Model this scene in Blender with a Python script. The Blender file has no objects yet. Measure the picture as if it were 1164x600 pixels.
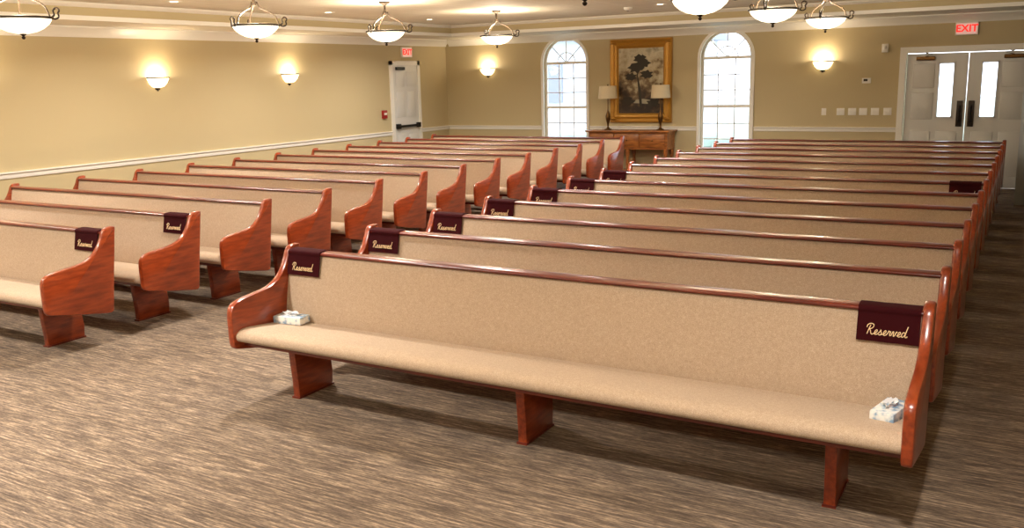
import bpy, bmesh, math, random
from mathutils import Vector, Matrix
random.seed(4)
S=bpy.context.scene
COL=S.collection
try:
    S.view_settings.view_transform='Standard'; S.view_settings.look='None'
except Exception: pass

# ------------------------------------------------------------------ dimensions
XW=-11.15; YF=16.55; XR=1.9; YB=-3.0
ZS=2.80; ZT=3.00                      # soffit / tray ceiling
SP=.8457; Y0=4.4274
XL_,XR_=-4.2738,-.322                 # right block pews
XLL,XA=-10.165,-6.1453                # left block pews
NR=13

# ------------------------------------------------------------------ materials
def lin(c):
    return tuple((v/12.92 if v<=.04045 else ((v+.055)/1.055)**2.4) for v in [x/255 for x in c])+(1,)
def newmat(n):
    m=bpy.data.materials.new(n); m.use_nodes=True
    nt=m.node_tree; b=nt.nodes['Principled BSDF']; return m,nt,b
def simple(n,c,rough=.5,metal=0,emit=None,es=0,coat=0,noise=0):
    m,nt,b=newmat(n)
    b.inputs['Base Color'].default_value=lin(c); b.inputs['Roughness'].default_value=rough
    b.inputs['Metallic'].default_value=metal; b.inputs['Coat Weight'].default_value=coat
    if emit: b.inputs['Emission Color'].default_value=lin(emit); b.inputs['Emission Strength'].default_value=es
    if noise:
        tc=nt.nodes.new('ShaderNodeTexCoord'); no=nt.nodes.new('ShaderNodeTexNoise'); no.inputs['Scale'].default_value=noise
        no.inputs['Detail'].default_value=4
        bp=nt.nodes.new('ShaderNodeBump'); bp.inputs['Strength'].default_value=.12; bp.inputs['Distance'].default_value=.01
        nt.links.new(tc.outputs['Object'],no.inputs['Vector']); nt.links.new(no.outputs['Fac'],bp.inputs['Height']); nt.links.new(bp.outputs['Normal'],b.inputs['Normal'])
    return m
def texnoise(nt,scale,mapscale=(1,1,1),detail=3,rough=.5,coord='Object'):
    tc=nt.nodes.new('ShaderNodeTexCoord'); mp=nt.nodes.new('ShaderNodeMapping'); mp.inputs['Scale'].default_value=mapscale
    no=nt.nodes.new('ShaderNodeTexNoise'); no.inputs['Scale'].default_value=scale; no.inputs['Detail'].default_value=detail; no.inputs['Roughness'].default_value=rough
    nt.links.new(tc.outputs[coord],mp.inputs['Vector']); nt.links.new(mp.outputs['Vector'],no.inputs['Vector']); return no
def ramp(nt,src,stops):
    r=nt.nodes.new('ShaderNodeValToRGB'); e=r.color_ramp.elements
    while len(e)<len(stops): e.new(.5)
    for i,(p,c) in enumerate(stops): e[i].position=p; e[i].color=c if len(c)==4 else lin(c)
    nt.links.new(src,r.inputs['Fac']); return r
def mix(nt,fac,a,b,mode='MIX'):
    m=nt.nodes.new('ShaderNodeMix'); m.data_type='RGBA'; m.blend_type=mode
    if isinstance(fac,float): m.inputs[0].default_value=fac
    else: nt.links.new(fac,m.inputs[0])
    for k,v in ((6,a),(7,b)):
        if isinstance(v,tuple): m.inputs[k].default_value=v
        else: nt.links.new(v,m.inputs[k])
    return m.outputs[2]

def wood(n,dark,mid,light,ms,rough=.22,coat=.3):
    m,nt,b=newmat(n)
    no=texnoise(nt,3.0,ms,5,.5); r=ramp(nt,no.outputs['Fac'],[(.3,dark),(.5,mid),(.72,light)])
    n2=texnoise(nt,1.3,(1,1,1),2); r2=ramp(nt,n2.outputs['Fac'],[(.3,(228,224,220)),(.7,(255,255,255))])
    c=mix(nt,1.0,r.outputs['Color'],r2.outputs['Color'],'MULTIPLY')
    nt.links.new(c,b.inputs['Base Color']); b.inputs['Roughness'].default_value=rough; b.inputs['Coat Weight'].default_value=coat; b.inputs['Coat Roughness'].default_value=.16
    return m
M={}
M['cherry']=wood('cherry_wood',(120,44,17),(145,58,24),(164,72,32),(14,2.2,14),.28,.45)
M['cap']=wood('cherry_cap_wood',(82,27,17),(106,37,23),(124,49,29),(1,12,12),.28,.3)
M['table']=wood('walnut_table_wood',(112,62,26),(156,92,40),(184,116,54),(2,10,10),.35)
def fabric():
    m,nt,b=newmat('pew_tweed_fabric')
    a=texnoise(nt,320,(1,1,1),2,.6); r=ramp(nt,a.outputs['Fac'],[(.30,(156,133,110)),(.5,(181,158,133)),(.70,(201,180,156))])
    a2=texnoise(nt,60,(1,1,1),3,.6); r2=ramp(nt,a2.outputs['Fac'],[(.3,(240,237,234)),(.7,(255,255,255))])
    nt.links.new(mix(nt,1.0,r.outputs['Color'],r2.outputs['Color'],'MULTIPLY'),b.inputs['Base Color']); b.inputs['Roughness'].default_value=.9
    b.inputs['Sheen Weight'].default_value=.12
    bp=nt.nodes.new('ShaderNodeBump'); bp.inputs['Strength'].default_value=.2; bp.inputs['Distance'].default_value=.003
    nt.links.new(a.outputs['Fac'],bp.inputs['Height']); nt.links.new(bp.outputs['Normal'],b.inputs['Normal'])
    return m
M['fabric']=fabric()
def carpet():
    m,nt,b=newmat('streaked_carpet')
    a=texnoise(nt,1.0,(5,72,1),3,.62); r=ramp(nt,a.outputs['Fac'],[(.38,(98,82,69)),(.48,(126,108,91)),(.55,(144,124,104)),(.61,(172,150,125)),(.70,(194,172,146))])
    a2=texnoise(nt,1.0,(30,240,1),2,.6); r2=ramp(nt,a2.outputs['Fac'],[(.35,(182,177,172)),(.62,(255,255,255))])
    c=mix(nt,1.0,r.outputs['Color'],r2.outputs['Color'],'MULTIPLY')
    a3=texnoise(nt,1.0,(1.2,8,1),2,.5); r3=ramp(nt,a3.outputs['Fac'],[(.35,(218,215,211)),(.65,(255,255,255))])
    c=mix(nt,1.0,c,r3.outputs['Color'],'MULTIPLY')
    nt.links.new(c,b.inputs['Base Color']); b.inputs['Roughness'].default_value=.95
    bp=nt.nodes.new('ShaderNodeBump'); bp.inputs['Strength'].default_value=.35; bp.inputs['Distance'].default_value=.006
    nt.links.new(a2.outputs['Fac'],bp.inputs['Height']); nt.links.new(bp.outputs['Normal'],b.inputs['Normal'])
    return m
M['carpet']=carpet()
M['wall']=simple('tan_wall_paint',(190,174,135),.7,noise=60)
M['trim']=simple('white_trim_paint',(236,232,222),.4)
M['bluegrey']=simple('cool_grey_wall_paint',(180,190,200),.6)
M['door']=simple('white_door_paint',(216,214,208),.4)
def ceilmat():
    m,nt,b=newmat('acoustic_ceiling_tile')
    tc=nt.nodes.new('ShaderNodeTexCoord'); br=nt.nodes.new('ShaderNodeTexBrick'); br.offset=0
    br.inputs['Scale'].default_value=1; br.inputs['Brick Width'].default_value=.61; br.inputs['Row Height'].default_value=.61; br.inputs['Mortar Size'].default_value=.012
    br.inputs['Color1'].default_value=lin((230,222,204)); br.inputs['Color2'].default_value=lin((226,218,200)); br.inputs['Mortar'].default_value=lin((240,233,219))
    nt.links.new(tc.outputs['Object'],br.inputs['Vector']); nt.links.new(br.outputs['Color'],b.inputs['Base Color']); b.inputs['Roughness'].default_value=.8
    return m
M['ceil']=ceilmat()
M['soffit']=simple('soffit_paint',(232,224,206),.7)
M['iron']=simple('bronze_iron',(52,42,34),.45,.7)
M['bowl']=simple('alabaster_glass_bowl',(250,236,205),.35,emit=(255,236,200),es=3.2)
M['scglass']=simple('frosted_sconce_glass',(250,238,210),.4,emit=(255,230,180),es=3.6)
M['velvet']=simple('maroon_velvet',(50,6,11),.9); M['velvet'].node_tree.nodes['Principled BSDF'].inputs['Specular IOR Level'].default_value=.12
M['gold']=simple('gold_thread',(242,212,166),.45)
M['goldframe']=simple('gilt_frame',(190,138,54),.36,.4,noise=40)
M['black']=simple('black_metal',(22,20,18),.4,.4)
M['darkpl']=simple('dark_bronze_plate',(50,40,32),.5,.4)
M['white']=simple('white_plastic',(236,232,222),.4)
M['shade']=simple('linen_lampshade',(214,198,164),.8)
M['brass']=simple('dark_brass',(96,66,30),.35,.8)
M['red']=simple('red_plastic',(150,30,26),.4)
M['exitface']=simple('exit_sign_face',(240,214,208),.5,emit=(255,190,180),es=.35)
M['exitred']=simple('exit_red_letters',(220,30,24),.5,emit=(255,30,20),es=1.0)
M['can']=simple('recessed_lamp_lens',(255,244,220),.5,emit=(255,240,215),es=7)
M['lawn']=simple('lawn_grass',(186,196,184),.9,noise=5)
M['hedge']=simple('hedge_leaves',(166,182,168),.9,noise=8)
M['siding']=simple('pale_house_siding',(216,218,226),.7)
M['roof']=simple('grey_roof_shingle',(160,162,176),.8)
def glass():
    m,nt,b=newmat('window_glass'); nt.nodes.remove(b)
    o=nt.nodes['Material Output']; t=nt.nodes.new('ShaderNodeBsdfTransparent'); g=nt.nodes.new('ShaderNodeBsdfGlossy'); g.inputs['Roughness'].default_value=.02
    x=nt.nodes.new('ShaderNodeMixShader'); x.inputs[0].default_value=.06; t.inputs[0].default_value=(.93,.96,1,1)
    nt.links.new(t.outputs[0],x.inputs[1]); nt.links.new(g.outputs[0],x.inputs[2]); nt.links.new(x.outputs[0],o.inputs['Surface']); return m
M['glass']=glass()
def tissue():
    m,nt,b=newmat('tissue_box_print')
    v=texnoise(nt,28,(1,1,1),2); r=ramp(nt,v.outputs['Fac'],[(.38,(130,160,188)),(.48,(204,212,214)),(.58,(232,230,224))])
    nt.links.new(r.outputs['Color'],b.inputs['Base Color']); b.inputs['Roughness'].default_value=.5; return m
M['tissuebox']=tissue()
M['paper']=simple('tissue_paper',(225,225,225),.9)
def canvasmat():
    m,nt,b=newmat('oil_landscape_canvas')
    tc=nt.nodes.new('ShaderNodeTexCoord'); sp=nt.nodes.new('ShaderNodeSeparateXYZ'); nt.links.new(tc.outputs['Object'],sp.inputs[0])
    no=texnoise(nt,3.2,(1.2,1,1.4),5,.62)
    ad=nt.nodes.new('ShaderNodeMath'); ad.operation='MULTIPLY_ADD'; ad.inputs[1].default_value=1.1; nt.links.new(no.outputs['Fac'],ad.inputs[0])
    mr=nt.nodes.new('ShaderNodeMapRange'); mr.inputs[1].default_value=-.75; mr.inputs[2].default_value=.75; mr.inputs[3].default_value=-.28; mr.inputs[4].default_value=.30; nt.links.new(sp.outputs['Z'],mr.inputs[0])
    nt.links.new(mr.outputs[0],ad.inputs[2])
    r=ramp(nt,ad.outputs[0],[(.3,(40,27,15)),(.43,(74,54,32)),(.54,(118,96,64)),(.63,(172,158,126)),(.80,(204,196,168)),(1,(132,122,98))])
    nt.links.new(r.outputs['Color'],b.inputs['Base Color']); b.inputs['Roughness'].default_value=.6; return m
M['canvas']=canvasmat()
M['leafdark']=simple('painted_foliage',(44,36,20),.6); M['pwater']=simple('painted_water',(160,152,126),.5)

# ------------------------------------------------------------------ mesh helpers
class MB:
    def __init__(s,name): s.name=name; s.bm=bmesh.new(); s.mats=[]
    def mi(s,k):
        if k not in s.mats: s.mats.append(k)
        return s.mats.index(k)
    def face(s,vs,k):
        try: f=s.bm.faces.new(vs)
        except ValueError: return
        f.material_index=s.mi(k); f.smooth=True
    def prism(s,pts,axis,a,b,k,bev=0):
        n=len(pts); area=sum(pts[i][0]*pts[(i+1)%n][1]-pts[(i+1)%n][0]*pts[i][1] for i in range(n))/2
        sg=1 if area>0 else -1
        def off(d):
            if d==0: return pts
            o=[]
            for i in range(n):
                p0=Vector(pts[i-1]);p=Vector(pts[i]);p1=Vector(pts[(i+1)%n])
                e0=(p-p0).normalized(); e1=(p1-p).normalized()
                n0=Vector((-e0.y,e0.x))*sg; n1=Vector((-e1.y,e1.x))*sg
                m=(n0+n1); m=m.normalized() if m.length>1e-6 else n0
                c=max(.5,m.dot(n0)); q=p+m*d/c; o.append((q.x,q.y))
            return o
        rings=[(a,0),(b,0)] if bev==0 else [(a,bev),(a+bev*.3,bev*.3),(a+bev,0),(b-bev,0),(b-bev*.3,bev*.3),(b,bev)]
        R=[]
        for t,d in rings:
            P=off(d)
            if axis=='X': vs=[s.bm.verts.new((t,p[0],p[1])) for p in P]
            elif axis=='Y': vs=[s.bm.verts.new((p[0],t,p[1])) for p in P]
            else: vs=[s.bm.verts.new((p[0],p[1],t)) for p in P]
            R.append(vs)
        for A,B in zip(R,R[1:]):
            for i in range(n): s.face([A[i],A[(i+1)%n],B[(i+1)%n],B[i]],k)
        s.face(R[0][::-1],k); s.face(R[-1],k)
    def box(s,x0,x1,y0,y1,z0,z1,k,bev=0):
        s.prism([(x0,y0),(x1,y0),(x1,y1),(x0,y1)],'Z',z0,z1,k,bev)
    def lathe(s,prof,c,k,seg=24,a0=0,a1=2*math.pi,rot=0):
        full=abs(a1-a0-2*math.pi)<1e-6; N=seg if full else seg+1; R=[]
        for r,z in prof:
            if r<1e-6: R.append([s.bm.verts.new((c[0],c[1],c[2]+z))]*N); continue
            R.append([s.bm.verts.new((c[0]+r*math.cos(a0+(a1-a0)*i/seg+rot),c[1]+r*math.sin(a0+(a1-a0)*i/seg+rot),c[2]+z)) for i in range(N)])
        for A,B in zip(R,R[1:]):
            for i in range(seg):
                j=(i+1)%N; vs=[]
                for v in (A[i],A[j],B[j],B[i]):
                    if v not in vs: vs.append(v)
                if len(vs)>=3: s.face(vs,k)
    def tube(s,pts,r,k,seg=6):
        pts=[Vector(p) for p in pts]; R=[]; ref=Vector((.13,.31,1)).normalized()
        for i,p in enumerate(pts):
            t=(pts[min(i+1,len(pts)-1)]-pts[max(i-1,0)]).normalized()
            u=t.cross(ref)
            if u.length<.05: u=t.cross(Vector((1,0,0)))
            u.normalize(); v=t.cross(u); rr=r[i] if isinstance(r,list) else r
            R.append([s.bm.verts.new(p+(u*math.cos(2*math.pi*j/seg)+v*math.sin(2*math.pi*j/seg))*rr) for j in range(seg)])
        for A,B in zip(R,R[1:]):
            for i in range(seg): s.face([A[i],A[(i+1)%seg],B[(i+1)%seg],B[i]],k)
        s.face(R[0][::-1],k); s.face(R[-1],k)
    def mesh(s,ang=35):
        bmesh.ops.recalc_face_normals(s.bm,faces=s.bm.faces)
        me=bpy.data.meshes.new(s.name); s.bm.to_mesh(me); s.bm.free()
        for k in s.mats: me.materials.append(M[k])
        try: me.set_sharp_from_angle(angle=math.radians(ang))
        except Exception: pass
        return me
    def obj(s,loc=(0,0,0),parent=None,ang=35,name=None):
        o=bpy.data.objects.new(name or s.name,s.mesh(ang)); o.location=loc; COL.objects.link(o)
        if parent: o.parent=parent
        return o
def inst(name,me,loc,rz=0,parent=None):
    o=bpy.data.objects.new(name,me); o.location=loc; o.rotation_euler[2]=rz; COL.objects.link(o)
    if parent: o.parent=parent
    return o
def empty(name,loc=(0,0,0)):
    e=bpy.data.objects.new(name,None); e.location=loc; e.empty_display_size=.1; COL.objects.link(e); return e
def smooth(pts,n=5,closed=False):
    P=[Vector(p) for p in pts]; o=[]
    m=len(P); rng=range(m) if closed else range(m-1)
    for i in rng:
        if closed: a,b,c,d=P[i-1],P[i],P[(i+1)%m],P[(i+2)%m]
        else: a,b,c,d=P[max(i-1,0)],P[i],P[i+1],P[min(i+2,m-1)]
        for k in range(n):
            t=k/n; o.append(.5*((2*b)+(c-a)*t+(2*a-5*b+4*c-d)*t*t+(3*b-a-3*c+d)*t**3))
    if not closed: o.append(P[-1])
    return [tuple(v) for v in o]
def holed(name,outer,holes,depth,k):
    """flat panel with holes in XZ plane, thickness along Y (front at y=0, back at y=depth)"""
    cu=bpy.data.curves.new(name+'_c','CURVE'); cu.dimensions='2D'; cu.fill_mode='BOTH'; cu.extrude=depth/2
    for pl in [outer]+holes:
        sp=cu.splines.new('POLY'); sp.points.add(len(pl)-1)
        for i,p in enumerate(pl): sp.points[i].co=(p[0],p[1],0,1)
        sp.use_cyclic_u=True
    tmp=bpy.data.objects.new('tmp',cu); COL.objects.link(tmp); bpy.context.view_layer.update()
    me=bpy.data.meshes.new_from_object(tmp.evaluated_get(bpy.context.evaluated_depsgraph_get()))
    bpy.data.objects.remove(tmp); bpy.data.curves.remove(cu)
    me.transform(Matrix.Translation((0,depth/2,0))@Matrix.Rotation(math.pi/2,4,'X'))
    me.materials.clear(); me.materials.append(M[k]); me.name=name
    return me
def text(s,size,k,name,parent,loc,rot):
    cu=bpy.data.curves.new(name+'_c','FONT'); cu.body=s; cu.size=size; cu.extrude=.002; cu.align_x='CENTER'; cu.align_y='CENTER'; cu.offset=.004
    tmp=bpy.data.objects.new('tmp',cu); COL.objects.link(tmp); bpy.context.view_layer.update()
    me=bpy.data.meshes.new_from_object(tmp.evaluated_get(bpy.context.evaluated_depsgraph_get())); bpy.data.objects.remove(tmp)
    me.materials.clear(); me.materials.append(M[k])
    o=bpy.data.objects.new(name,me); o.location=loc; o.rotation_euler=rot; COL.objects.link(o); o.parent=parent; return o

# ------------------------------------------------------------------ camera
f,p,yw,r=1019.7682,.2061,.5270,-.0266
fw=Vector((-math.sin(yw)*math.cos(p),math.cos(yw)*math.cos(p),-math.sin(p))); rt=Vector((math.cos(yw),math.sin(yw),0)); up=rt.cross(fw)
rt2=rt*math.cos(r)+up*math.sin(r); up2=-rt*math.sin(r)+up*math.cos(r)
cam=bpy.data.cameras.new('camera'); cam.sensor_width=36; cam.lens=f*36/1164; cam.clip_end=200
co=bpy.data.objects.new('camera',cam); COL.objects.link(co)
co.matrix_world=Matrix.Translation((0,0,2))@Matrix((rt2,up2,-fw)).transposed().to_4x4(); S.camera=co

# ------------------------------------------------------------------ room shell
b=MB('floor'); b.box(XW-.15,XR+.15,YB-.15,YF+.15,-.1,0,'carpet'); b.obj()
b=MB('wall_left'); b.box(XW-.15,XW,YB-.15,YF+.15,0,ZT+.1,'wall'); b.obj()
b=MB('wall_right'); b.box(XR,XR+.15,YB-.15,YF+.15,0,ZT+.1,'wall'); b.obj()
b=MB('wall_back'); b.box(XW,XR,YB-.15,YB,0,ZT+.1,'wall'); b.obj()
def arch(x0,x1,zb,zs,n=20):
    c=(x0+x1)/2; rr=(x1-x0)/2
    return [(x0,zb),(x1,zb)]+[(c+rr*math.cos(math.pi*i/n),zs+rr*math.sin(math.pi*i/n)) for i in range(n+1)]
WIN=[(-8.76,-7.80),(-5.46,-4.51)]; WZB=.45; WZS=2.24
DX0,DX1,DZ=-1.93,-.07,2.2
outer=[(XW,0),(DX0,0),(DX0,DZ),(DX1,DZ),(DX1,0),(XR,0),(XR,ZT+.1),(XW,ZT+.1)]
me=holed('wall_far',outer,[arch(a,c,WZB,WZS) for a,c in WIN],.15,'wall'); inst('wall_far',me,(0,YF,0))
# projecting wall end at right of the double doors
b=MB('wall_partition'); b.box(-.17,XR,14.7,14.95,0,ZT,'bluegrey'); b.obj()
# ceiling : tray + soffit
b=MB('ceiling'); b.box(XW,XR,YB,YF,ZT,ZT+.1,'ceil'); b.obj()
SX=XW+1.15; SY=YF-1.5
b=MB('soffit_left'); b.box(XW,SX,YB,YF,ZS,ZT,'soffit'); b.obj()
b=MB('soffit_far'); b.box(SX,-.17,SY,YF,ZS,ZT,'soffit'); b.obj()
# tan tray side + trim
b=MB('trim_tray')
b.box(SX,SX+.012,YB,SY,ZS+.045,ZT-.05,'wall'); b.box(SX,-.17,SY-.012,SY,ZS+.045,ZT-.05,'wall')
cp=[(0,0),(.05,0),(.06,-.02),(.035,-.05),(0,-.06)]
b.prism([(SX+x,ZT+z) for x,z in cp],'Y',YB,SY,'trim'); b.prism([(SY-x,ZT+z) for x,z in cp],'X',SX,-.17,'trim')
b.prism([(SX-.01,ZS-.01),(SX+.03,ZS-.01),(SX+.03,ZS+.045),(SX-.01,ZS+.045)],'Y',YB,SY,'trim')
b.prism([(SY+.01,ZS-.01),(SY-.03,ZS-.01),(SY-.03,ZS+.045),(SY+.01,ZS+.045)],'X',SX,-.17,'trim'); b.obj()
# crown
cr=[(0,0),(.13,0),(.13,-.02),(.10,-.035),(.06,-.08),(.025,-.115),(.02,-.14),(0,-.14)]
b=MB('trim_crown_left'); b.prism([(XW+x,ZS+z) for x,z in cr],'Y',YB,YF,'trim'); b.obj()
b=MB('trim_crown_far'); b.prism([(YF-x,ZS+z) for x,z in cr],'X',XW+.1,XR,'trim'); b.obj()
# chair rail
ZR=.905
rl=[(0,0),(.015,0),(.02,.02),(.02,.05),(.04,.065),(.04,.08),(0,.08)]
LDY0,LDY1,LDZ=14.52,15.52,2.36
b=MB('trim_chair_rail_left')
b.prism([(XW+x,ZR+z) for x,z in rl],'Y',YB,LDY0,'trim'); b.prism([(XW+x,ZR+z) for x,z in rl],'Y',LDY1,YF,'trim'); b.obj()
b=MB('trim_chair_rail_far')
for a,c in ((XW+.04,WIN[0][0]-.07),(WIN[0][1]+.07,WIN[1][0]-.07),(WIN[1][1]+.07,DX0-.1)): b.prism([(YF-x,ZR+z) for x,z in rl],'X',a,c,'trim')
b.obj()
b=MB('baseboard_left'); b.box(XW,XW+.015,YB,LDY0,0,.12,'trim'); b.box(XW,XW+.015,LDY1,YF,0,.12,'trim'); b.obj()
b=MB('baseboard_far'); b.box(XW+.015,DX0-.1,YF-.015,YF,0,.12,'trim'); b.obj()
# smoke detector and speaker grille on the ceiling
b=MB('smoke_detector'); b.lathe([(0,-.055),(.04,-.05),(.065,-.03),(.07,0)],(0,0,0),'white',20); b.lathe([(0,-.06),(.018,-.056),(.02,-.05)],(0,0,0),'darkpl',12); b.obj((-5.6,13.4,ZT))

# ------------------------------------------------------------------ windows
for i,(x0,x1) in enumerate(WIN):
    e=empty('window_%d'%(i+1),((x0+x1)/2,YF,0)); h=(x1-x0)/2
    o=arch(-h-.055,h+.055,WZB-.06,WZS); inn=arch(-h,h,WZB,WZS)
    inst('casing',holed('casing',o,[inn],.03,'trim'),(0,-.03,0),parent=e)
    inst('sash',holed('sash',inn,[arch(-h+.045,h-.045,WZB+.05,WZS+.02),],.04,'trim'),(0,.06,0),parent=e)
    b=MB('muntins')
    b.box(-h+.04,h-.04,.055,.095,WZS-.03,WZS+.02,'trim'); b.box(-h+.04,h-.04,.05,.1,1.33,1.38,'trim')
    for x in (-h/3,h/3): b.box(x-.009,x+.009,.065,.085,WZB,WZS,'trim')
    for z in (.75,1.04,1.65,1.93): b.box(-h+.04,h-.04,.065,.085,z-.009,z+.009,'trim')
    for a in (45,90,135):
        ca,sa=math.cos(math.radians(a)),math.sin(math.radians(a)); b.tube([(0,.075,WZS),(ca*(h-.03),.075,WZS+sa*(h-.03))],.011,'trim')
    pts=[(.2*math.cos(math.pi*k/12),.075,WZS+.2*math.sin(math.pi*k/12)) for k in range(13)]; b.tube(pts,.01,'trim')
    b.obj(parent=e)
    b=MB('sill'); b.box(-h-.09,h+.09,-.08,.02,WZB-.06,WZB-.02,'trim',.008); b.obj(parent=e)
    inst('pane',holed('pane',arch(-h+.03,h-.03,WZB+.03,WZS),[],.006,'glass'),(0,.085,0),parent=e)

# ------------------------------------------------------------------ double entrance door
e=empty('door_1',(0,YF,0))
inst('casing',holed('casing',[(DX0-.1,0),(DX0,0),(DX0,DZ),(DX1,DZ),(DX1,0),(DX1+.0999,0),(DX1+.1,DZ+.1),(DX0-.1,DZ+.1)],[],.03,'trim'),(0,-.03,0),parent=e)
xc=(DX0+DX1)/2; hw=(DX1-DX0)/2
for sgn,nm in ((-1,'leaf_left'),(1,'leaf_right')):
    a,c=(DX0+.01,xc-.004) if sgn<0 else (xc+.004,DX1-.01)
    lx=(xc-.42,xc-.21) if sgn<0 else (xc+.21,xc+.42)
    out=[(a,.01),(c,.01),(c,DZ-.01),(a,DZ-.01)]
    hole=[(lx[0],1.16),(lx[1],1.16),(lx[1],2.02),(lx[0],2.02)]
    inst(nm,holed(nm,out,[hole],.045,'door'),(0,.03,0),parent=e)
    b=MB(nm+'_details')
    g=.022
    for (u0,u1,z0,z1) in ((lx[0],lx[1],1.16,2.02),):
        b.box(u0-g,u0,.015,.03,z0-g,z1+g,'door');b.box(u1,u1+g,.015,.03,z0-g,z1+g,'door');b.box(u0-g,u1+g,.015,.03,z1,z1+g,'door');b.box(u0-g,u1+g,.015,.03,z0-g,z0,'door')
    b.box(lx[0]-.005,lx[1]+.005,.045,.055,1.15,2.03,'glass')
    px=(a+.1,lx[0]-.07) if sgn<0 else (lx[1]+.07,c-.1)
    for z0,z1 in ((1.12,1.55),(1.63,2.03)): b.prism([(px[0],z0),(px[1],z0),(px[1],z1),(px[0],z1)],'Y',.014,.04,'door',.014)
    for q0,q1 in ((a+.1,(a+c)/2-.04),((a+c)/2+.04,c-.1)):
        b.prism([(q0,.2),(q1,.2),(q1,.92),(q0,.92)],'Y',.014,.04,'door',.014)
    hx=xc+sgn*.085
    b.box(hx-.045,hx+.045,.01,.03,1.0,1.42,'darkpl',.004)
    b.tube([(hx,.01,1.08),(hx,-.04,1.1),(hx,-.04,1.32),(hx,.01,1.34)],.011,'black')
    # closer
    cx=a+.28 if sgn<0 else c-.28
    b.box(cx-.14,cx+.14,-.03,.03,2.08,2.14,'brass',.006)
    b.tube([(cx,-.02,2.14),(cx+sgn*-.12,-.12,2.17),(cx-.0,-.02,2.2)],.008,'brass')
    b.obj(parent=e)
# ------------------------------------------------------------------ left side exit door
e=empty('door_2',(XW,0,0))
b=MB('casing'); w=.085
b.box(0,.035,LDY0,LDY0+w,0,LDZ,'trim',.006); b.box(0,.035,LDY1-w,LDY1,0,LDZ,'trim',.006); b.box(0,.035,LDY0,LDY1,LDZ-w,LDZ,'trim',.006); b.obj(parent=e)
b=MB('leaf'); a,c=LDY0+w,LDY1-w; b.box(0,.02,a,c,.01,LDZ-w,'door')
for z0,z1 in ((.2,.9),(1.25,1.75),(1.85,2.15)):
    for q0,q1 in ((a+.09,(a+c)/2-.04),((a+c)/2+.04,c-.09)):
        b.prism([(q0,z0),(q1,z0),(q1,z1),(q0,z1)],'X',.02,.028,'door',.006)
b.obj(parent=e)
b=MB('panic_bar'); b.box(.02,.09,a+.03,a+.12,1.02,1.12,'black',.006); b.box(.02,.09,c-.1,c-.03,1.02,1.12,'black',.006); b.box(.05,.085,a+.1,c-.08,1.045,1.09,'black',.006); b.obj(parent=e)
b=MB('door_closer'); b.box(.02,.07,a+.1,a+.36,2.18,2.24,'black',.006); b.obj(parent=e)

# ------------------------------------------------------------------ exit signs, plates, small wall things
def exitsign(loc,rz):
    e=empty('exit_sign',loc); e.rotation_euler[2]=rz
    b=MB('housing'); b.prism([(-.165,-.1),(.165,-.1),(.165,.1),(-.165,.1)],'Y',-.045,0,'white',.006); b.obj(parent=e)
    b=MB('face'); b.box(-.15,.15,-.048,-.045,-.085,.085,'exitface'); b.obj(parent=e)
    text('EXIT',.155,'exitred','lettering',e,(0,-.05,0),(math.pi/2,0,0))
exitsign((-1.06,YF,2.56),0); exitsign((XW,15.1,2.53),math.pi/2)
b=MB('thermostat'); b.prism([(-.07,-.045),(.07,-.045),(.07,.045),(-.07,.045)],'Y',-.03,0,'white',.006); b.prism([(-.045,-.01),(.02,-.01),(.02,.03),(-.045,.03)],'Y',-.032,-.03,'darkpl'); b.obj((-2.54,YF,1.77))
for x,wd in ((-3.22,.08),(-2.94,.13),(-2.75,.13),(-2.57,.13),(-2.38,.13),(-2.18,.13)):
    b=MB('light_switch_plate'); h=wd/2
    b.prism([(-h,-.06),(h,-.06),(h,.06),(-h,.06)],'Y',-.008,0,'white',.003)
    for q in ((-.03,.03) if wd>.1 else (0,)): b.prism([(q-.008,-.02),(q+.008,-.02),(q+.008,.02),(q-.008,.02)],'Y',-.016,-.008,'white',.002)
    b.obj((x,YF,1.25))
b=MB('security_sensor'); b.prism([(-.05,-.07),(.05,-.07),(.05,.07),(-.05,.07)],'Y',-.05,0,'white',.01); b.lathe([(0,-.03),(.02,-.03),(.03,0),(.02,.03),(0,.03)],(0,-.05,.01),'white',12); b.obj((-2.27,YF,2.3))
b=MB('fire_alarm_pull'); b.box(0,.05,-.06,.06,-.08,.08,'red',.008); b.box(.05,.06,-.04,.04,-.01,.03,'white',.003); b.obj((XW,14.28,1.33))

# ------------------------------------------------------------------ sconces
def addlight(kind,name,loc,energy,color,size=.1,parent=None,rot=None,**kw):
    l=bpy.data.lights.new(name,kind); l.energy=energy; l.color=color
    if kind=='AREA': l.size=size
    else: l.shadow_soft_size=size
    for k,v in kw.items(): setattr(l,k,v)
    o=bpy.data.objects.new(name,l); o.location=loc; COL.objects.link(o)
    if rot: o.rotation_euler=rot
    if parent: o.parent=parent
    return o
WARM=(1,.86,.66)
def sconce(loc,rz):
    e=empty('wall_sconce',loc); e.rotation_euler[2]=rz   # local: wall at y=0, room toward -y
    b=MB('glass_bowl'); prof=[(.03,-.10),(.09,-.085),(.135,-.04),(.165,.02),(.175,.045)]
    b.lathe(prof,(0,-.003,0),'scglass',20,math.pi,2*math.pi); b.obj(parent=e)
    b=MB('metal_trim'); b.lathe([(.172,.035),(.182,.04),(.182,.052),(.17,.055)],(0,-.003,0),'iron',20,math.pi,2*math.pi)
    b.lathe([(0,-.15),(.02,-.14),(.012,-.125),(.035,-.105),(.03,-.095)],(0,-.003,0),'iron',14,math.pi,2*math.pi)
    b.box(-.04,.04,-.008,0,-.13,-.02,'iron'); b.obj(parent=e)
    addlight('POINT','bulb',(0,-.10,.07),11,WARM,.04,e)
for y,z in ((9.0,2.07),(11.72,2.09),(6.3,2.07),(3.6,2.07)): sconce((XW,y,z),math.pi/2)
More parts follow.
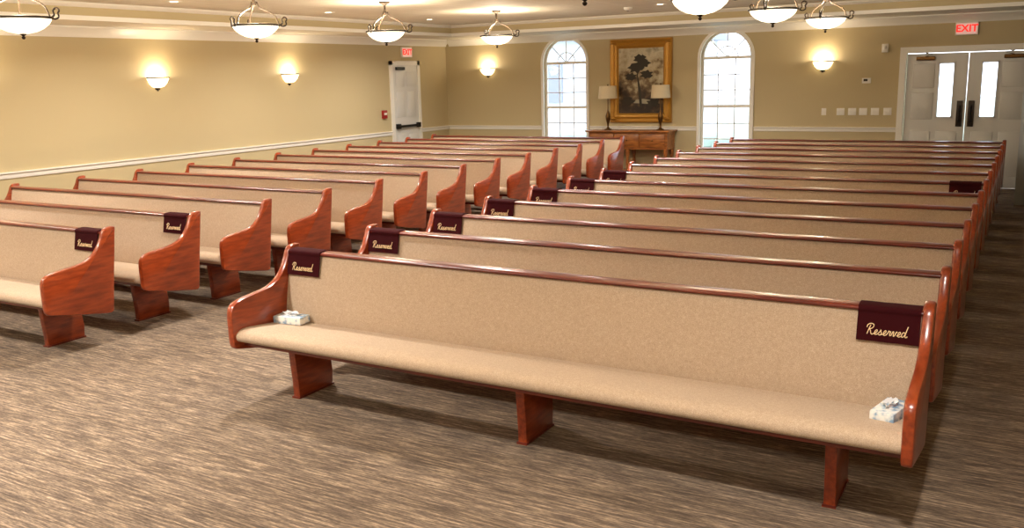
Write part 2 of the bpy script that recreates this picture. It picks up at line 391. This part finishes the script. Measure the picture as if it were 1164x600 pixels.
sconce((-10.09,YF,2.13),0); sconce((-3.27,YF,2.07),0)

# ------------------------------------------------------------------ pendants (bowl chandeliers)
b=MB('bowl'); 
prof=[(0,-.135),(.05,-.132),(.12,-.115),(.18,-.085),(.225,-.045),(.25,0),(.243,0),(.215,-.045),(.17,-.08),(.11,-.108),(0,-.125)]
b.lathe(prof,(0,0,0),'bowl',32); bowl_me=b.mesh(50)
b=MB('ironwork')
b.lathe([(.248,-.012),(.262,-.008),(.264,.006),(.25,.012),(.246,0)],(0,0,0),'iron',32)
b.lathe([(0,-.185),(.012,-.18),(.018,-.165),(.008,-.155),(.028,-.14),(.03,-.13),(0,-.125)],(0,0,0),'iron',12)
TOP=ZT-2.62
b.lathe([(.0,TOP),(.075,TOP),(.07,TOP-.02),(.03,TOP-.035),(.014,TOP-.05),(.014,TOP-.12),(.03,TOP-.14),(.02,TOP-.17),(0,TOP-.175)],(0,0,0),'iron',16)
for k in range(3):
    a=k*2*math.pi/3+.5; ca,sa=math.cos(a),math.sin(a)
    pr=smooth([(.335,.035),(.35,.06),(.325,.08),(.295,.06),(.30,.02),(.27,.0),(.255,.02),(.22,.10),(.13,.155),(.06,.19),(.03,TOP-.13)],4)
    b.tube([(r_*ca,r_*sa,z_) for r_,z_ in pr],.0085,'iron',6)
    pr=smooth([(.255,.01),(.30,-.015),(.34,.0),(.335,.035)],4); b.tube([(r_*ca,r_*sa,z_) for r_,z_ in pr],.008,'iron',6)
iron_me=b.mesh(50)
PEND=[(-7.9,2.6),(-7.9,5.0),(-7.52,7.45),(-7.5,9.75),(-7.35,12.35)]+[(-2.6,.5),(-2.6,3.0),(-2.6,5.5),(-2.62,7.9),(-2.5,9.95),(-2.4,12.2)]
for x,y in PEND:
    e=empty('pendant_bowl_light',(x,y,2.62)); inst('bowl',bowl_me,(0,0,0),parent=e); inst('ironwork',iron_me,(0,0,0),parent=e)
    addlight('POINT','bulb',(0,0,.08),60,WARM,.09,e)

# recessed can lights in tray ceiling
b=MB('downlight'); b.lathe([(.05,-.004),(.095,-.004),(.1,0)],(0,0,0),'trim',20); b.lathe([(0,-.003),(.052,-.003)],(0,0,0),'can',20); can_me=b.mesh()
for x in (-9.2,-5.0,-.3):
    for y in (-.6,2.2,5.0,7.8,10.6,13.2):
        if x==-.3 and y>3: continue
        e=empty('recessed_downlight',(x,y,ZT-.001)); inst('trim_and_lens',can_me,(0,0,0),parent=e)
        addlight('AREA','lamp',(0,0,-.012),(112 if x<-3 else 84) if y<4 else 72,(1,.94,.86),.16,e,spread=math.radians(150))

# ------------------------------------------------------------------ pews
END=smooth([(.002,.935),(-.03,.94),(-.075,.935),(-.105,.905),(-.125,.86),(-.17,.785),(-.235,.73),(-.32,.70),(-.45,.685),(-.56,.672),(-.615,.65),(-.642,.605),(-.645,.5),(-.643,.41),(-.63,.375),(-.59,.36),(-.45,.33),(-.30,.30),(-.14,.272),(-.10,.275),(-.085,.31),(-.06,.5),(-.03,.7),(-.002,.9)],3,True)
def pew_mesh(name,L,legs):
    b=MB(name)
    T=.05
    b.prism(END,'X',0,T,'cherry',.012); b.prism(END,'X',L-T,L,'cherry',.012)
    seat=smooth([(-.11,.445),(-.30,.462),(-.50,.487),(-.575,.488),(-.612,.472),(-.625,.445),(-.612,.418),(-.57,.408),(-.40,.385),(-.11,.36)],4,False)
    b.prism(seat,'X',T,L-T,'fabric')
    b.prism([(-.56,.402),(-.12,.36),(-.12,.335),(-.56,.378)],'X',T,L-T,'cap')
    back=smooth([(-.155,.38),(-.172,.45),(-.165,.56),(-.135,.72),(-.108,.84),(-.096,.885)],4)+[(-.05,.89),(-.115,.40)]
    b.prism(back,'X',T,L-T,'fabric')
    b.prism([(-.052,.89),(-.117,.36),(-.098,.36),(-.032,.89)],'X',T,L-T,'cherry')
    cap=smooth([(-.108,.89),(-.113,.898),(-.107,.907),(-.09,.912),(-.045,.914),(-.022,.908),(-.018,.897),(-.025,.886)],3)
    b.prism(cap,'X',T-.005,L-T+.005,'cap')
    for x in legs:
        b.prism([(-.375,0),(-.06,0),(-.05,.10),(-.075,.345),(-.40,.375),(-.378,.10)],'X',x,x+.055,'cherry',.006)
        b.prism([(-.385,0),(-.05,0),(-.05,.012),(-.385,.012)],'X',x-.004,x+.059,'cap')
    return b.mesh(40)
LR=XR_-XL_; LLn=XA-XLL
pr_me=pew_mesh('church_pew',LR,[.254,1.925,3.56]); pl_me=pew_mesh('church_pew_short',LLn,[.45,1.98,3.50])
for i in range(NR):
    inst('church_pew',pr_me,(XL_,Y0+SP*i,0))
    inst('church_pew',pl_me,(XLL,Y0+SP*i,0))

# ------------------------------------------------------------------ reserved covers
CW=.27
path=[(-.144,.756),(-.139,.78),(-.123,.86),(-.119,.885),(-.122,.897),(-.116,.912),(-.09,.919),(-.045,.921),(-.018,.913),(-.010,.897),(-.02,.87),(-.045,.76)]
def cloth_mesh(W):
    b=MB('cloth'); P=smooth(path,3); n=8; R=[]
    for y,z in P:
        R.append([b.bm.verts.new((W*i/n,y-.002*math.sin(i*1.9+z*9),z)) for i in range(n+1)])
    for A,B in zip(R,R[1:]):
        for i in range(n): b.face([A[i],A[i+1],B[i+1],B[i]],'velvet')
    bmesh.ops.recalc_face_normals(b.bm,faces=b.bm.faces)
    bmesh.ops.solidify(b.bm,geom=b.bm.faces[:],thickness=.005)
    return b.mesh(60)
cl_me=cloth_mesh(CW)
LET={'R':([[(.35,0),(.5,.9),(.72,1.9)],[(.0,1.35),(.12,1.85),(.6,2.15),(1.15,2.1),(1.4,1.7),(1.1,1.2),(.55,1.0),(.85,.85),(1.1,.25),(1.4,.0),(1.75,.2)]],1.65),
'e':([[(0,.15),(.45,.38),(.72,.75),(.55,1.0),(.28,.75),(.25,.25),(.5,0),(.95,.2)]],.9),
's':([[(0,.15),(.35,.6),(.55,1.05),(.58,.75),(.78,.35),(.55,.0),(.2,.08),(.55,.02),(.98,.2)]],.95),
'r':([[(0,.15),(.25,.6),(.35,1.05),(.42,.85),(.75,.9),(.68,.5),(.72,.08),(1.05,.2)]],1.0),
'v':([[(0,.2),(.2,.9),(.38,.9),(.42,.3),(.55,.0),(.8,.4),(.92,.95),(1.15,.85)]],1.1),
'd':([[(.72,.85),(.4,1.0),(.12,.6),(.2,.08),(.5,.1),(.8,.7),(1.05,2.2)],[(1.05,2.2),(.86,.9),(.85,.25),(1.05,.0),(1.35,.25)]],1.3)}
def letter_mesh():
    b=MB('lettering'); x=0; sc=.0205; W=CW
    total=sum(LET[c][1] for c in 'Reserved'); x0=(W-total*sc)/2-.006
    for c in 'Reserved':
        for st in LET[c][0]:
            pts=smooth([(q[0],q[1]) for q in st],4); o=[]
            for u,v in pts:
                X=x0+(x+u+v*.18)*sc; h=.788+v*sc*1.1
                y=-.1375+(h-.788)*(.016/.085)-.0045
                o.append((X,y,h))
            b.tube(o,.0021,'gold',5)
        x+=LET[c][1]
    return b.mesh(60)
let_me=letter_mesh()
def cover(x,row):
    e=empty('reserved_seat_cover',(x,Y0+SP*row,0)); inst('cloth',cl_me,(0,0,0),parent=e); inst('lettering',let_me,(0,0,0),parent=e)
for i in range(7): cover(XL_+.055,i)
cover(XR_-.052-CW,0); cover(XR_-.06-CW,6)
cover(XA-.06-CW,0); cover(XA-.06-CW,1)

# ------------------------------------------------------------------ tissue boxes
def tissuebox(loc,rz,name='tissue_box'):
    e=empty(name,loc); e.rotation_euler[2]=rz
    b=MB('carton'); b.box(-.105,.105,-.052,.052,0,.048,'tissuebox',.003); b.obj(parent=e)
    b=MB('tissue'); n=14; R=[]
    for k,(rr,z) in enumerate([(.03,.048),(.024,.055),(.035,.066),(.042,.070)]):
        R.append([b.bm.verts.new((rr*1.4*math.cos(2*math.pi*i/n)*(1+.25*math.sin(i*2.3+k)),rr*.6*math.sin(2*math.pi*i/n)*(1+.3*math.cos(i*1.7)),z+.006*math.sin(i*2.1+k))) for i in range(n)])
    for A,B in zip(R,R[1:]):
        for i in range(n): b.face([A[i],A[(i+1)%n],B[(i+1)%n],B[i]],'paper')
    b.obj(parent=e)
tissuebox((XL_+.165,Y0-.25,.463),.12); tissuebox((XR_-.135,Y0-.31,.466),1.35)

# ------------------------------------------------------------------ console table, lamps, painting
tx0,tx1=-7.58,-5.92; ty0,ty1=YF-.46,YF-.03; tz=.93
b=MB('console_table')
b.box(tx0-.03,tx1+.03,ty0-.03,ty1,tz-.035,tz,'table',.008)
b.box(tx0+.02,tx1-.02,ty0+.02,ty1-.01,tz-.36,tz-.035,'table')
n=3; wdt=(tx1-tx0-.1)/n
for i in range(n):
    a=tx0+.05+i*wdt+.015; c=a+wdt-.03
    b.prism([(a,tz-.32),(c,tz-.32),(c,tz-.07),(a,tz-.07)],'Y',ty0,ty0+.02,'table',.008)
    m=(a+c)/2; b.lathe([(0,-.012),(.016,-.008),(.016,.008),(0,.012)],(m,ty0-.012,tz-.19),'brass',10)
for x in (tx0+.06,tx1-.06,(tx0+tx1)/2):
    for y in (ty0+.05,ty1-.06):
        b.lathe([(.02,0),(.03,.02),(.022,.06),(.035,.3),(.028,.42),(.045,.5),(.045,.58)],(x,y,0),'table',12)
b.box(tx0+.04,tx1-.04,ty0+.04,ty1-.04,.14,.165,'table',.004); b.obj()
def lamp(x):
    e=empty('table_lamp',(x,YF-.27,tz))
    b=MB('base'); b.lathe([(0,0),(.075,0),(.075,.015),(.03,.03),(.015,.06),(.022,.12),(.045,.2),(.05,.26),(.03,.33),(.012,.38),(.008,.56),(.008,.84),(.015,.85),(.015,.87),(0,.88)],(0,0,0),'brass',20); b.obj(parent=e)
    b=MB('lampshade'); b.lathe([(.185,.60),(.165,.84),(.16,.84),(.18,.60),(.185,.60)],(0,0,0),'shade',28)
    b.tube([(-.163,0,.835),(.163,0,.835)],.003,'brass'); b.tube([(0,-.163,.835),(0,.163,.835)],.003,'brass'); b.obj(parent=e)
lamp(-7.22); lamp(-6.14)
PX0,PX1,PZ0,PZ1=-7.27,-6.01,1.06,2.64; pc=((PX0+PX1)/2,(PZ0+PZ1)/2); hw_,hh=(PX1-PX0)/2,(PZ1-PZ0)/2
e=empty('framed_landscape_painting',(pc[0],YF,pc[1]))
b=MB('frame')
R=[]
for d,t in ((0,.0),(0,.05),(.02,.07),(.05,.055),(.07,.045),(.11,.065),(.14,.055),(.16,.035),(.175,.02)):
    R.append([b.bm.verts.new(v) for v in ((-hw_+d,-t,-hh+d),(hw_-d,-t,-hh+d),(hw_-d,-t,hh-d),(-hw_+d,-t,hh-d))])
for A,B in zip(R,R[1:]):
    for i in range(4): b.face([A[i],A[(i+1)%4],B[(i+1)%4],B[i]],'goldframe')
for sx in (-1,1):
    for sz in (-1,1): b.lathe([(0,-.02),(.05,-.015),(.06,0),(.05,.015),(0,.02)],(sx*(hw_-.07),-.055,sz*(hh-.07)),'goldframe',10)
b.obj(parent=e,ang=20)
b=MB('canvas'); b.box(-hw_+.16,hw_-.16,-.022,-.005,-hh+.16,hh-.16,'canvas'); b.obj(parent=e)
b=MB('painted_tree')
b.prism([(-.02,-.5),(.03,-.5),(.01,-.2),(-.06,.1),(-.03,.35),(-.08,.12),(-.05,-.2)],'Y',-.025,-.022,'leafdark')
for cx,cz,rr in ((-.1,.25,.15),(.05,.33,.13),(-.2,.08,.11),(.12,.12,.12),(-.02,.42,.12),(-.27,-.38,.13),(.25,-.42,.12)):
    b.prism([(cx+rr*(1+.3*math.sin(i*2.7+cx*40))*math.cos(i*.449),cz+rr*.62*(1+.3*math.cos(i*3.3+cz*30))*math.sin(i*.449)) for i in range(14)],'Y',-.0245-rr*.01,-.022,'leafdark')
b.prism([(-.15,-.42),(.2,-.44),(.28,-.38),(.05,-.34),(-.1,-.36)],'Y',-.0235,-.022,'pwater')
b.obj(parent=e)

# ------------------------------------------------------------------ exterior
b=MB('lawn'); b.box(-60,40,YF+.3,70,-.3,-.2,'lawn'); b.obj()
b=MB('neighbouring_house'); b.box(-20,-11.5,30,37,-.2,3.2,'siding'); b.prism([(29.5,3.2),(37.5,3.2),(33.5,5.5)],'X',-20.4,-11.1,'roof')
for x in (-18.5,-16,-13.5): b.box(x,x+.9,29.95,30.02,1,2.4,'roof')
b.obj()
b=MB('hedge')
for i in range(26):
    x=-16+i*.8; b.lathe([(0,-.2),(.55,-.1),(.62,.2),(.5,.4),(.2,.52),(0,.54)],(x+random.uniform(-.2,.2),22+random.uniform(-.3,.3),0),'hedge',10)
b.obj()
W=bpy.data.worlds.new('sky'); S.world=W; W.use_nodes=True; bg=W.node_tree.nodes['Background']; bg.inputs[0].default_value=(.82,.9,1,1); bg.inputs[1].default_value=4.2
